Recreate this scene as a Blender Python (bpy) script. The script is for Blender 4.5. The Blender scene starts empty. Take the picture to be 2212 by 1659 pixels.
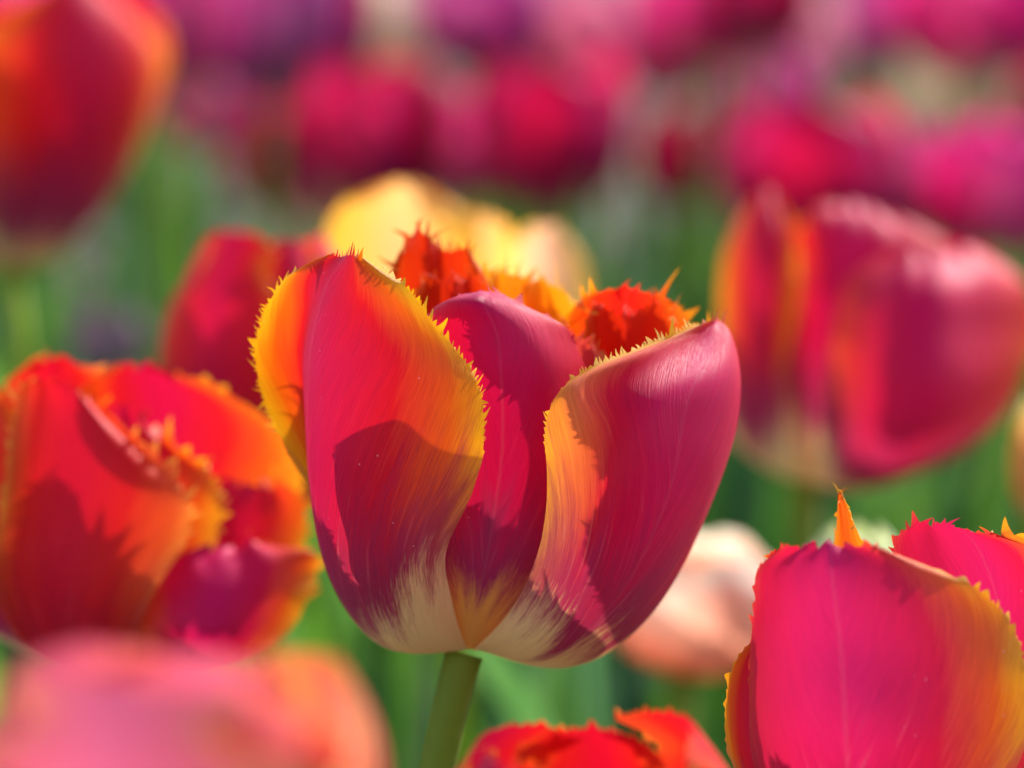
import bpy, math, random
import numpy as np
from mathutils import Vector, Matrix

random.seed(7)
rng = np.random.default_rng(11)
scene = bpy.context.scene
C = scene.collection

# ------------------------------------------------------------------ camera
PITCH = math.radians(9.0)
CAM = np.array((0.0, 0.0, 0.50))
LENS, SENSOR = 60.0, 17.3
D0 = 0.52                                   # depth of the main flower's axis
PXM = D0 * SENSOR / LENS / 2212.0           # metres per (2212-wide) pixel at D0
FWD = np.array((0, math.cos(PITCH), -math.sin(PITCH)))
UP = np.array((0, math.sin(PITCH), math.cos(PITCH)))
RIGHT = np.array((1.0, 0, 0))

cam_data = bpy.data.cameras.new('camera')
cam = bpy.data.objects.new('camera', cam_data)
C.objects.link(cam)
cam.location = CAM
cam.rotation_euler = (math.pi / 2 - PITCH, 0, 0)
cam_data.lens = LENS
cam_data.sensor_width = SENSOR
cam_data.clip_start = 0.01
cam_data.clip_end = 200
cam_data.dof.use_dof = True
cam_data.dof.focus_distance = D0 - 0.027
cam_data.dof.aperture_fstop = 4.9
scene.camera = cam

# ------------------------------------------------------------------ light
SUN_EL, SUN_AZ = math.radians(37), math.radians(36)     # azimuth from +Y towards +X
world = bpy.data.worlds.new('World')
scene.world = world
world.use_nodes = True
wn = world.node_tree.nodes
wl = world.node_tree.links
wn.clear()
sky = wn.new('ShaderNodeTexSky')
sky.sky_type = 'NISHITA'
sky.sun_disc = False
sky.sun_elevation = SUN_EL
sky.sun_rotation = SUN_AZ
bgn = wn.new('ShaderNodeBackground')
bgn.inputs['Strength'].default_value = 0.15
wo = wn.new('ShaderNodeOutputWorld')
wl.new(sky.outputs[0], bgn.inputs[0])
wl.new(bgn.outputs[0], wo.inputs[0])
sun_dir = Vector((math.cos(SUN_EL) * math.sin(SUN_AZ), math.cos(SUN_EL) * math.cos(SUN_AZ), math.sin(SUN_EL)))
sd = bpy.data.lights.new('sun', 'SUN')
sd.energy = 4.1
sd.angle = math.radians(0.7)
sd.color = (1.0, 0.95, 0.87)
sun = bpy.data.objects.new('sun', sd)
C.objects.link(sun)
sun.location = (1, 2, 4)
sun.rotation_euler = sun_dir.to_track_quat('Z', 'Y').to_euler()

scene.view_settings.view_transform = 'Standard'
scene.view_settings.look = 'None'
scene.view_settings.gamma = 1
scene.view_settings.exposure = 0.95
scene.render.engine = 'CYCLES'
scene.cycles.use_denoising = True
scene.cycles.max_bounces = 10
scene.cycles.diffuse_bounces = 5
scene.cycles.transmission_bounces = 8
scene.cycles.transparent_max_bounces = 8


# ------------------------------------------------------------------ maths
def W(px, py, d):
    s = SENSOR / LENS / 2212.0 * d
    return CAM + FWD * d + RIGHT * ((px - 1106) * s) + UP * ((829.5 - py) * s)


def WZ(px, py, z, dc):                       # z in pixels at depth dc, positive is away
    return W(px, py, dc + z * PXM * dc / D0)


def spline(t, y, x):
    """natural cubic through (t, y) along axis 0, evaluated at x"""
    t = np.asarray(t, float); y = np.asarray(y, float)
    n = len(t)
    h = np.diff(t)
    A = np.zeros((n, n)); R = np.zeros((n,) + y.shape[1:])
    A[0, 0] = A[-1, -1] = 1
    for i in range(1, n - 1):
        A[i, i - 1] = h[i - 1]; A[i, i] = 2 * (h[i - 1] + h[i]); A[i, i + 1] = h[i]
        R[i] = 6 * ((y[i + 1] - y[i]) / h[i] - (y[i] - y[i - 1]) / h[i - 1])
    M = np.linalg.solve(A, R.reshape(n, -1)).reshape(R.shape)
    k = np.clip(np.searchsorted(t, x) - 1, 0, n - 2)
    sh = (-1,) + (1,) * (y.ndim - 1)
    hk = h[k].reshape(sh)
    a = ((t[k + 1] - x)).reshape(sh) / hk
    b = ((x - t[k])).reshape(sh) / hk
    return a * y[k] + b * y[k + 1] + ((a ** 3 - a) * M[k] + (b ** 3 - b) * M[k + 1]) * hk ** 2 / 6


def smooth_noise(n, step, amp):
    m = max(4, int(n / step) + 3)
    c = rng.uniform(-1, 1, m)
    return spline(np.linspace(0, 1, m), c, np.linspace(0, 1, n)) * amp


def sstep(a, b, x):
    t = np.clip((x - a) / (b - a), 0, 1)
    return t * t * (3 - 2 * t)


# ------------------------------------------------------------------ materials
class N:
    """small helper to write node graphs"""
    def __init__(self, name):
        self.m = bpy.data.materials.new(name)
        self.m.use_nodes = True
        self.t = self.m.node_tree
        self.t.nodes.clear()
        self.out = self.t.nodes.new('ShaderNodeOutputMaterial')

    def node(self, kind, **kw):
        n = self.t.nodes.new(kind)
        for k, v in kw.items():
            setattr(n, k, v)
        return n

    def put(self, sock, v):
        if isinstance(v, bpy.types.NodeSocket):
            self.t.links.new(v, sock)
        elif isinstance(v, tuple) and len(v) == 3 and sock.type == 'RGBA':
            sock.default_value = v + (1,)
        else:
            sock.default_value = v

    def math(self, op, a, b=0.0, c=0.0, clamp=False):
        n = self.node('ShaderNodeMath', operation=op, use_clamp=clamp)
        for i, v in enumerate((a, b, c)):
            self.put(n.inputs[i], v)
        return n.outputs[0]

    def smap(self, x, a, b, lo=0.0, hi=1.0):
        n = self.node('ShaderNodeMapRange', interpolation_type='SMOOTHSTEP')
        for i, v in enumerate((x, a, b, lo, hi)):
            self.put(n.inputs[i], v)
        return n.outputs[0]

    def mix(self, f, a, b, blend='MIX'):
        n = self.node('ShaderNodeMix', data_type='RGBA', blend_type=blend)
        self.put(n.inputs[0], f); self.put(n.inputs[6], a); self.put(n.inputs[7], b)
        return n.outputs[2]

    def noise(self, vec, scale, detail=2.0, rough=0.5):
        n = self.node('ShaderNodeTexNoise')
        self.put(n.inputs['Vector'], vec)
        n.inputs['Scale'].default_value = scale
        n.inputs['Detail'].default_value = detail
        n.inputs['Roughness'].default_value = rough
        return n.outputs[0]

    def xyz(self, x, y, z=0.0):
        n = self.node('ShaderNodeCombineXYZ')
        for i, v in enumerate((x, y, z)):
            self.put(n.inputs[i], v)
        return n.outputs[0]

    def ramp(self, f, stops):
        n = self.node('ShaderNodeValToRGB')
        e = n.color_ramp.elements
        while len(e) < len(stops):
            e.new(0.5)
        for el, (p, c) in zip(e, stops):
            el.position = p
            el.color = c + (1,)
        self.put(n.inputs[0], f)
        return n.outputs[0]


def petal_material(name, core, red, orange, yellow, cream, stain, edge_gain=1.0, edge_off=0.0, base=1.0,
                   transl=0.36, rough=0.42, fine=True, bloom=0.25, tint=(0.92, 0.80, 0.42), top=0.0, sides=(1.0, 1.0)):
    g = N(name)
    uv = g.node('ShaderNodeUVMap', uv_map='shape')
    sp = g.node('ShaderNodeSeparateXYZ')
    g.put(sp.inputs[0], uv.outputs[0])
    u = g.math('MULTIPLY_ADD', sp.outputs[0], 4.0, -2.0)     # uv stores (u + 2) / 4 so that fringe past the margin fits
    v = sp.outputs[1]
    e = g.math('ABSOLUTE', u)
    oi = g.node('ShaderNodeObjectInfo')
    seed = g.math('MULTIPLY', oi.outputs['Random'], 37.0)
    # vein coordinate: veins leave the midrib and fan out to the margin
    vein = g.math('SUBTRACT', e, g.math('MULTIPLY', g.math('POWER', v, 1.8), 0.75))
    side = g.math('MULTIPLY', g.math('SIGN', u), 7.3)
    vs = g.math('ADD', vein, g.math('ADD', side, seed))
    streak = g.noise(g.xyz(g.math('MULTIPLY', vs, 34.0), g.math('MULTIPLY', v, 4.0), seed), 1.0, 4.0, 0.62)
    broad = g.noise(g.xyz(g.math('MULTIPLY', vs, 5.0), g.math('MULTIPLY', v, 2.0), seed), 1.0, 2.0)
    hair = g.noise(g.xyz(g.math('MULTIPLY', vs, 150.0), g.math('MULTIPLY', v, 12.0), seed), 1.0, 3.0, 0.6)
    st = g.math('SUBTRACT', streak, 0.5)
    br = g.math('SUBTRACT', broad, 0.5)
    ha = g.math('SUBTRACT', hair, 0.5)
    # margin position; the flame of colour is widest halfway up
    wid = g.smap(v, 0.1, 0.5, 0.78, 1.0)
    wid2 = g.smap(v, 0.62, 1.0, 0.0, 0.22)
    ee = g.math('MULTIPLY', e, g.math('SUBTRACT', wid, wid2))
    if sides != (1.0, 1.0):
        ee = g.math('MULTIPLY', ee, g.smap(u, -0.1, 0.1, sides[0], sides[1]))
    ee = g.math('MULTIPLY_ADD', ee, edge_gain, edge_off)
    if top:
        ee = g.math('ADD', ee, g.smap(v, 0.72, 1.0, 0.0, top))
    ee = g.math('MULTIPLY_ADD', st, 0.10, ee)
    ee = g.math('MULTIPLY_ADD', br, 0.16, ee)
    ee = g.math('MULTIPLY_ADD', ha, 0.10, ee)
    col = g.ramp(ee, [(0.08, core), (0.46, red), (0.76, orange), (0.97, yellow)])
    # base: stained purple above, cream at the bottom and along the lower margin
    b = g.math('MULTIPLY_ADD', st, 0.13, v)
    mott = g.noise(g.xyz(g.math('MULTIPLY', vs, 70.0), g.math('MULTIPLY', v, 22.0), seed), 1.0, 5.0, 0.68)
    b = g.math('MULTIPLY_ADD', g.math('SUBTRACT', mott, 0.5), 0.24, b)
    b = g.math('MULTIPLY_ADD', ha, 0.10, b)
    b = g.math('MULTIPLY_ADD', br, 0.30, b)
    b = g.math('SUBTRACT', b, g.math('MULTIPLY', g.math('POWER', e, 2.5), 0.12))
    f1 = g.math('MULTIPLY', g.math('SUBTRACT', 1.0, g.smap(b, 0.24, 0.54)), base)
    col = g.mix(g.math('MULTIPLY', f1, 0.8), col, stain)
    f2 = g.math('MULTIPLY', g.math('SUBTRACT', 1.0, g.smap(b, 0.11, 0.27)), base)
    col = g.mix(f2, col, cream)
    # pale waxy streaks on the lower middle
    wx = g.math('MULTIPLY', g.smap(streak, 0.56, 0.80), g.math('SUBTRACT', 1.0, g.smap(v, 0.3, 0.7)))
    col = g.mix(g.math('MULTIPLY', wx, bloom), col, (0.62, 0.42, 0.45))
    rib = g.math('SUBTRACT', 1.0, g.smap(e, 0.004, 0.022))
    col = g.mix(g.math('MULTIPLY', rib, 0.045 if fine else 0.0), col, (0.80, 0.40, 0.52))
    # slight darker hairline veins
    dk = g.math('ADD', g.math('MULTIPLY_ADD', ha, 0.5, 1.0), g.math('MULTIPLY', st, 0.22))
    hs = g.node('ShaderNodeHueSaturation')
    g.put(hs.inputs['Value'], dk)
    g.put(hs.inputs['Color'], col)
    col = hs.outputs[0]
    pr = g.node('ShaderNodeBsdfPrincipled')
    g.put(pr.inputs['Base Color'], col)
    pr.inputs['Roughness'].default_value = rough
    pr.inputs['Specular IOR Level'].default_value = 0.15 if fine else 0.16
    pr.inputs['Sheen Weight'].default_value = 0.03
    pr.inputs['Sheen Roughness'].default_value = 0.4
    pr.inputs['Sheen Tint'].default_value = (1.0, 0.75, 0.9, 1)
    tr = g.node('ShaderNodeBsdfTranslucent')
    g.put(tr.inputs['Color'], g.mix(1.0, col, tint, 'MULTIPLY'))
    if fine:
        bp = g.node('ShaderNodeBump')
        bp.inputs['Strength'].default_value = 0.42
        g.put(pr.inputs['Roughness'], g.math('MULTIPLY_ADD', mott, 0.35, rough - 0.15))
        bp.inputs['Distance'].default_value = 0.00035
        g.put(bp.inputs['Height'], g.math('ADD', g.math('MULTIPLY', streak, 1.2), hair))
        g.put(pr.inputs['Normal'], bp.outputs[0])
        # a few pale specks of pollen and hairs, put into the colour
        tc = g.node('ShaderNodeTexCoord')
        vo = g.node('ShaderNodeTexVoronoi')
        vo.inputs['Scale'].default_value = 620
        g.put(vo.inputs['Vector'], tc.outputs['Object'])
        wn_ = g.node('ShaderNodeTexWhiteNoise')
        g.put(wn_.inputs['Vector'], vo.outputs['Position'])
        patch = g.smap(g.noise(tc.outputs['Object'], 70, 1.0), 0.42, 0.62)
        spk = g.math('MULTIPLY', g.math('MULTIPLY', g.math('LESS_THAN', vo.outputs['Distance'], 0.085),
                     g.math('GREATER_THAN', wn_.outputs[0], 0.80)), patch)
        col2 = g.mix(g.math('MULTIPLY', spk, 0.6), col, (0.85, 0.7, 0.68))
        g.put(pr.inputs['Base Color'], col2)
    mx = g.node('ShaderNodeMixShader')
    mx.inputs[0].default_value = transl
    g.t.links.new(pr.outputs[0], mx.inputs[1])
    g.t.links.new(tr.outputs[0], mx.inputs[2])
    g.t.links.new(mx.outputs[0], g.out.inputs[0])
    return g.m


CREAM = (0.92, 0.76, 0.36)
STAIN = (0.32, 0.035, 0.13)
M = {}
M['outer'] = petal_material('petal_outer', (0.66, 0.004, 0.11), (0.72, 0.006, 0.035), (0.86, 0.22, 0.06), (0.95, 0.52, 0.03), CREAM, STAIN, edge_gain=0.95, top=0.2, sides=(1.0, 0.55), tint=(0.94, 0.80, 0.50))
M['outer_wide'] = petal_material('petal_outer_wide', (0.60, 0.006, 0.105), (0.72, 0.007, 0.022), (0.86, 0.14, 0.008), (0.95, 0.50, 0.012), CREAM, STAIN, edge_gain=0.98, top=0.22)
M['centre'] = petal_material('petal_centre', (0.62, 0.004, 0.10), (0.70, 0.006, 0.055), (0.74, 0.02, 0.03), (0.80, 0.06, 0.02), (0.85, 0.45, 0.10), STAIN, edge_gain=0.75, bloom=0.15)
M['inner_orange'] = petal_material('petal_inner_orange', (0.60, 0.025, 0.006), (0.64, 0.04, 0.006), (0.70, 0.10, 0.008), (0.80, 0.28, 0.012), CREAM, STAIN, transl=0.38)
M['inner_red'] = petal_material('petal_inner_red', (0.80, 0.015, 0.012), (0.80, 0.03, 0.01), (0.84, 0.14, 0.01), (0.90, 0.36, 0.015), CREAM, STAIN, transl=0.55)
M['inner_pink'] = petal_material('petal_inner_pink', (0.80, 0.10, 0.12), (0.80, 0.09, 0.08), (0.85, 0.22, 0.05), (0.92, 0.45, 0.03), CREAM, STAIN)
M['inner_yellow'] = petal_material('petal_inner_yellow', (0.88, 0.25, 0.01), (0.90, 0.38, 0.012), (0.92, 0.45, 0.015), (0.95, 0.56, 0.02), CREAM, STAIN)
# neighbours
def soft(name, *a, **k):
    k.setdefault('rough', 0.55)
    k.setdefault('tint', (0.96, 0.88, 0.72))
    M[name] = petal_material(name, *a, fine=False, **k)
soft('red_orange', (0.62, 0.006, 0.06), (0.74, 0.012, 0.02), (0.84, 0.13, 0.01), (0.92, 0.40, 0.015), CREAM, STAIN)
soft('scarlet', (0.70, 0.006, 0.03), (0.76, 0.015, 0.015), (0.82, 0.10, 0.02), (0.90, 0.34, 0.05), (0.7, 0.05, 0.03), (0.5, 0.01, 0.03), edge_gain=0.9)
M['rose_red'] = petal_material('rose_red', (0.66, 0.014, 0.15), (0.70, 0.012, 0.07), (0.84, 0.13, 0.02), (0.92, 0.42, 0.02), (0.6, 0.01, 0.06), (0.55, 0.008, 0.07), tint=(0.95, 0.84, 0.60), bloom=0.3, top=0.1, sides=(0.55, 1.0))
M['spike_orange'] = petal_material('spike_orange', (0.80, 0.14, 0.015), (0.84, 0.20, 0.015), (0.9, 0.34, 0.02), (0.93, 0.48, 0.03), CREAM, STAIN)
soft('pink_red', (0.62, 0.008, 0.12), (0.68, 0.008, 0.07), (0.82, 0.09, 0.012), (0.90, 0.36, 0.015), (0.6, 0.01, 0.08), (0.5, 0.006, 0.07))
soft('salmon_red', (0.80, 0.10, 0.10), (0.82, 0.14, 0.09), (0.88, 0.28, 0.10), (0.9, 0.45, 0.1), (0.7, 0.02, 0.1), (0.7, 0.02, 0.1))
soft('peach', (0.92, 0.52, 0.36), (0.93, 0.56, 0.26), (0.94, 0.62, 0.12), (0.94, 0.64, 0.06), CREAM, (0.8, 0.4, 0.1), transl=0.6)
soft('blush', (0.85, 0.16, 0.30), (0.85, 0.16, 0.24), (0.86, 0.25, 0.15), (0.9, 0.4, 0.1), (0.7, 0.02, 0.1), (0.7, 0.02, 0.1))
soft('flame_yellow', (0.94, 0.54, 0.22), (0.95, 0.50, 0.10), (0.95, 0.50, 0.05), (0.95, 0.48, 0.03), CREAM, (0.8, 0.4, 0.1), transl=0.5)
soft('salmon', (0.90, 0.42, 0.34), (0.92, 0.56, 0.48), (0.93, 0.80, 0.72), (0.93, 0.88, 0.78), (0.75, 0.34, 0.12), (0.85, 0.28, 0.18), top=0.8, transl=0.58)  # whitish tip and margins: sunlight on the petal tops, painted into the colour
soft('rose', (0.66, 0.006, 0.095), (0.70, 0.008, 0.07), (0.76, 0.04, 0.03), (0.84, 0.16, 0.03), CREAM, STAIN, edge_gain=0.9)
soft('magenta', (0.80, 0.02, 0.26), (0.80, 0.03, 0.30), (0.82, 0.10, 0.38), (0.84, 0.25, 0.48), (0.75, 0.55, 0.50), (0.38, 0.01, 0.12), transl=0.5)
soft('crimson', (0.58, 0.004, 0.06), (0.62, 0.006, 0.10), (0.66, 0.02, 0.17), (0.72, 0.08, 0.26), (0.55, 0.25, 0.25), (0.30, 0.006, 0.08), transl=0.5)
soft('purple', (0.52, 0.04, 0.27), (0.58, 0.07, 0.32), (0.66, 0.16, 0.42), (0.72, 0.32, 0.50), (0.60, 0.42, 0.42), (0.26, 0.01, 0.12), transl=0.5)
soft('mauve', (0.26, 0.14, 0.18), (0.30, 0.17, 0.21), (0.34, 0.2, 0.24), (0.4, 0.24, 0.26), (0.3, 0.25, 0.2), (0.2, 0.1, 0.12))
soft('pink', (0.80, 0.18, 0.36), (0.82, 0.24, 0.40), (0.84, 0.36, 0.48), (0.86, 0.48, 0.54), (0.8, 0.66, 0.5), (0.6, 0.1, 0.25), transl=0.5)
soft('white', (0.82, 0.74, 0.62), (0.82, 0.76, 0.66), (0.84, 0.78, 0.66), (0.84, 0.78, 0.62), (0.75, 0.72, 0.4), (0.8, 0.7, 0.5), transl=0.5)
soft('pale_green', (0.62, 0.74, 0.34), (0.70, 0.78, 0.42), (0.80, 0.80, 0.52), (0.84, 0.82, 0.55), (0.40, 0.58, 0.18), (0.5, 0.62, 0.25))


def green_material(name, c1, c2, transl=0.35, scale=60, rough=0.42):
    g = N(name)
    tc = g.node('ShaderNodeTexCoord')
    n = g.noise(tc.outputs['Object'], scale, 4.0, 0.6)
    oi = g.node('ShaderNodeObjectInfo')
    col = g.mix(g.smap(n, 0.3, 0.7), c1, c2)
    hs = g.node('ShaderNodeHueSaturation')
    g.put(hs.inputs['Value'], g.math('MULTIPLY_ADD', oi.outputs['Random'], 0.5, 0.75))
    g.put(hs.inputs['Color'], col)
    pr = g.node('ShaderNodeBsdfPrincipled')
    g.put(pr.inputs['Base Color'], hs.outputs[0])
    pr.inputs['Roughness'].default_value = rough
    tr = g.node('ShaderNodeBsdfTranslucent')
    g.put(tr.inputs['Color'], g.mix(1.0, hs.outputs[0], (1.0, 1.0, 0.45), 'MULTIPLY'))
    mx = g.node('ShaderNodeMixShader')
    mx.inputs[0].default_value = transl
    g.t.links.new(pr.outputs[0], mx.inputs[1])
    g.t.links.new(tr.outputs[0], mx.inputs[2])
    g.t.links.new(mx.outputs[0], g.out.inputs[0])
    return g.m


M['leaf'] = green_material('leaf_green', (0.045, 0.145, 0.025), (0.085, 0.20, 0.04), transl=0.35)
M['leaf_blue'] = green_material('leaf_blue_green', (0.09, 0.23, 0.09), (0.14, 0.28, 0.14), transl=0.35)
M['leaf_light'] = green_material('leaf_light_green', (0.10, 0.25, 0.035), (0.17, 0.34, 0.07), transl=0.4)
M['stem'] = green_material('stem_green', rough=0.7, c1=(0.20, 0.30, 0.008), c2=(0.29, 0.37, 0.015), transl=0.35, scale=90)


def soil_material():
    g = N('soil')
    tc = g.node('ShaderNodeTexCoord')
    n = g.noise(tc.outputs['Object'], 18, 8.0, 0.7)
    n2 = g.noise(tc.outputs['Object'], 2.2, 3.0)
    col = g.mix(g.smap(n, 0.3, 0.75), (0.045, 0.032, 0.024), (0.17, 0.125, 0.095))
    col = g.mix(g.smap(n2, 0.45, 0.65), col, (0.09, 0.085, 0.05))
    pr = g.node('ShaderNodeBsdfPrincipled')
    g.put(pr.inputs['Base Color'], col)
    pr.inputs['Roughness'].default_value = 0.95
    bp = g.node('ShaderNodeBump')
    bp.inputs['Strength'].default_value = 0.9
    bp.inputs['Distance'].default_value = 0.02
    g.put(bp.inputs['Height'], n)
    g.put(pr.inputs['Normal'], bp.outputs[0])
    g.t.links.new(pr.outputs[0], g.out.inputs[0])
    return g.m


M['soil'] = soil_material()


# ------------------------------------------------------------------ building blocks
def mesh_object(name, verts, faces, mat, parent=None, uv=None, origin=None):
    me = bpy.data.meshes.new(name)
    verts = np.asarray(verts, float)
    if origin is not None:
        verts = verts - np.asarray(origin)
    me.from_pydata(verts.tolist(), [], faces)
    if uv is not None:
        lay = me.uv_layers.new(name='shape')
        idx = np.zeros(len(me.loops), int)
        me.loops.foreach_get('vertex_index', idx)
        lay.data.foreach_set('uv', np.asarray(uv, float)[idx].ravel())
    me.polygons.foreach_set('use_smooth', [True] * len(me.polygons))
    me.materials.append(mat)
    me.update()
    o = bpy.data.objects.new(name, me)
    C.objects.link(o)
    if parent is not None:
        o.parent = parent
    return o


def thing(name, label, cat, loc, group=None):
    o = bpy.data.objects.new(name, None)
    o.empty_display_size = 0.02
    C.objects.link(o)
    o.location = loc
    o['label'] = label
    o['category'] = cat
    if group:
        o['group'] = group
    return o


def add_petal(P, U, V, mat, parent, origin, px, fringe=None, name='petal'):
    """P[nv, nu, 3] surface; fringe = dict(start, length, width, wild) in pixels of size px"""
    nv, nu = P.shape[:2]
    verts = list(P.reshape(-1, 3))
    uv = [((u + 2) / 4, v) for v in V for u in U]
    faces = []
    for j in range(nv - 1):
        for i in range(nu - 1):
            a = j * nu + i
            faces.append((a, a + 1, a + nu + 1, a + nu))
    if fringe:
        # boundary: up the u=-1 side, across the tip, down the u=+1 side
        left = [(j, 0) for j in range(nv)]
        top = [(nv - 1, i) for i in range(1, nu - 1)]
        right = [(j, nu - 1) for j in range(nv - 1, -1, -1)]
        loop = left + top + right
        ids = [j * nu + i for j, i in loop]
        pos = np.array([P[j, i] for j, i in loop])
        inn = np.array([P[min(j, nv - 2) if i not in (0, nu - 1) else j, 1 if i == 0 else (nu - 2 if i == nu - 1 else i)] if i in (0, nu - 1)
                        else P[nv - 2, i] for j, i in loop])
        seg = np.linalg.norm(np.diff(pos, axis=0), axis=1)
        arc = np.concatenate([[0], np.cumsum(seg)])
        n = len(loop)
        tipdir = P[nv - 1, nu // 2] - P[max(0, nv - 1 - nv // 6), nu // 2]
        tipdir /= np.linalg.norm(tipdir) + 1e-12
        a = 0
        while a < n - 2:
            w = fringe['width'] * random.choice((0.45, 0.6, 0.8, 1.0, 1.3)) * random.uniform(0.8, 1.25) * px
            b = a + 1
            while b < n - 1 and arc[b] - arc[a] < w:
                b += 1
            vv = V[loop[(a + b) // 2][0]]
            amt = float(sstep(fringe['start'], fringe['start'] + 0.18, vv))
            top_part = 0 < loop[(a + b) // 2][1] < nu - 1 or vv > 0.93
            if amt > 0.02 and random.random() < fringe.get('fill', 0.92):
                k = b - a
                mid = (a + b) // 2
                T = pos[b] - pos[a]
                T /= np.linalg.norm(T) + 1e-12
                O = pos[mid] - inn[mid]
                O = O - T * O.dot(T)
                O /= np.linalg.norm(O) + 1e-12
                Nn = np.cross(T, O)
                Ts = T if mid < n / 2 else -T
                lean = fringe.get('lean', 0.5) * random.uniform(0.4, 1.5) * (0.3 if top_part else 1.0)
                wild = fringe.get('wild', 0.3)
                Dv = O + Ts * lean + Nn * random.uniform(-1, 1) * wild + T * random.uniform(-1, 1) * wild * 0.6
                Dv /= np.linalg.norm(Dv)
                L = fringe['length'] * px * amt * random.choice((0.35, 0.5, 0.7, 0.9, 1.0, 1.2, 1.5)) * random.uniform(0.8, 1.2) * min(1.3, (w / px / fringe['width']) ** 0.4)
                bend = (Nn * random.uniform(-1, 1) * wild + Ts * random.uniform(-0.5, 0.7)) * L * 0.8
                m0 = (pos[a] + pos[b]) / 2
                prev = [ids[q] for q in range(a, b + 1)]
                ub = U[loop[mid][1]]
                for f, ww in ((0.28, 0.72), (0.56, 0.46), (0.82, 0.26)):
                    cen = m0 + Dv * L * f + bend * f * f
                    cur = []
                    for q in range(a, b + 1):
                        fr = (q - a) / k - 0.5
                        cur.append(len(verts))
                        verts.append(cen + (pos[b] - pos[a]) * fr * ww + Nn * (0.25 - fr * fr) * w * 0.25 * ww)
                        uu = ub if top_part else math.copysign(1.0, ub)
                        uv.append(((math.copysign(abs(uu) + 0.35 * f, uu) + 2) / 4, vv if not top_part else vv - 0.25 * f))
                    for q in range(k):
                        faces.append((prev[q], prev[q + 1], cur[q + 1], cur[q]))
                    prev = cur
                tip = len(verts)
                verts.append(m0 + Dv * L + bend)
                uv.append((uv[-1][0], uv[-1][1]))
                for q in range(k):
                    faces.append((prev[q], prev[q + 1], tip))
            a = b
    return mesh_object(name, verts, faces, mat, parent, uv, origin)


def grid_petal(rows, us, dc, mat, parent, origin, nu=90, nv=130, fringe=None, ripple=3.0, ruf=6, name='petal'):
    """rows: list of rows, base to tip, of (x, y, z) pixels at depth dc"""
    px = PXM * dc / D0
    R = np.array(rows, float)                              # nrow, ncol, 3
    mid = R.mean(axis=1)
    s = np.concatenate([[0], np.cumsum(np.linalg.norm(np.diff(mid, axis=0), axis=1))])
    s /= s[-1]
    V = np.linspace(0, 1, nv)
    U = np.linspace(-1, 1, nu)
    A = spline(s, R, V)                                    # nv, ncol, 3
    B = np.transpose(spline(np.array(us, float), np.transpose(A, (1, 0, 2)), U), (1, 0, 2))
    # ripples of the margin and soft ribs along the veins (pixels)
    E = np.abs(U)[None, :]
    VV = V[:, None]
    wl_ = smooth_noise(nv, 9, 1.0)[:, None]; wr_ = smooth_noise(nv, 9, 1.0)[:, None]
    marg = np.where(U[None, :] < 0, wl_, wr_) * E ** ruf * sstep(0.35, 0.6, VV) * ripple * 2.2
    #ribs = np.interp(np.clip(E - 0.75 * VV ** 1.8 + 0.8, 0, 2), np.linspace(0, 2, 60), rng.uniform(-1, 1, 60)) * ripple * 0.0
    dent = np.zeros_like(B[:, :, 2])
    for _ in range(9):
        ku, kv_ = rng.uniform(1.5, 6), rng.uniform(0.5, 4)
        dent += np.sin(ku * (U[None, :] * (1.15 - 0.5 * VV)) * 2 + kv_ * VV * 5 + rng.uniform(0, 6.28)) / (ku + kv_)
    B[:, :, 2] += dent * ripple * 0.9 * sstep(0.05, 0.3, VV)
    toprip = smooth_noise(nu, nu / 9, 1.0)[None, :] * VV ** 10 * ripple
    B[:, :, 1] += toprip
    B[:, :, 2] += marg + toprip * 1.3
    B[:, :, 0] += marg * 0.25
    pts = np.empty_like(B)
    d = dc + B[:, :, 2] * px
    sc = SENSOR / LENS / 2212.0 * d
    pts[:] = CAM + FWD * d[..., None] + RIGHT * ((B[:, :, 0] - 1106) * sc)[..., None] + UP * ((829.5 - B[:, :, 1]) * sc)[..., None]
    return add_petal(pts, U, V, mat, parent, origin, px, fringe, name)


def tube(name, path, radii, mat, parent, origin, sides=14):
    path = np.asarray(path, float)
    verts, faces = [], []
    n = len(path)
    for k in range(n):
        t = path[min(k + 1, n - 1)] - path[max(k - 1, 0)]
        t /= np.linalg.norm(t)
        a = np.cross(t, (0.3, 1, 0.1)); a /= np.linalg.norm(a)
        b = np.cross(t, a)
        for i in range(sides):
            an = 2 * math.pi * i / sides
            verts.append(path[k] + (a * math.cos(an) + b * math.sin(an)) * radii[k])
    for k in range(n - 1):
        for i in range(sides):
            j = (i + 1) % sides
            faces.append((k * sides + i, k * sides + j, (k + 1) * sides + j, (k + 1) * sides + i))
    faces.append(tuple(range((n - 1) * sides, n * sides)))
    return mesh_object(name, verts, faces, mat, parent, None, origin)


def stem_to(head, foot, lean, r, parent, origin, sides=14):
    """curved stem from the foot on the ground to the head"""
    head = np.asarray(head, float); foot = np.asarray(foot, float)
    ts = np.linspace(0, 1, 14)
    c = foot + (head - foot) * 0.55 + np.asarray(lean)
    path = np.array([(1 - t) ** 2 * foot + 2 * t * (1 - t) * c + t * t * head for t in ts])
    return tube('stem', path, [r * (1.15 - 0.15 * t) for t in ts], M['stem'], parent, origin, sides)


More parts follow.
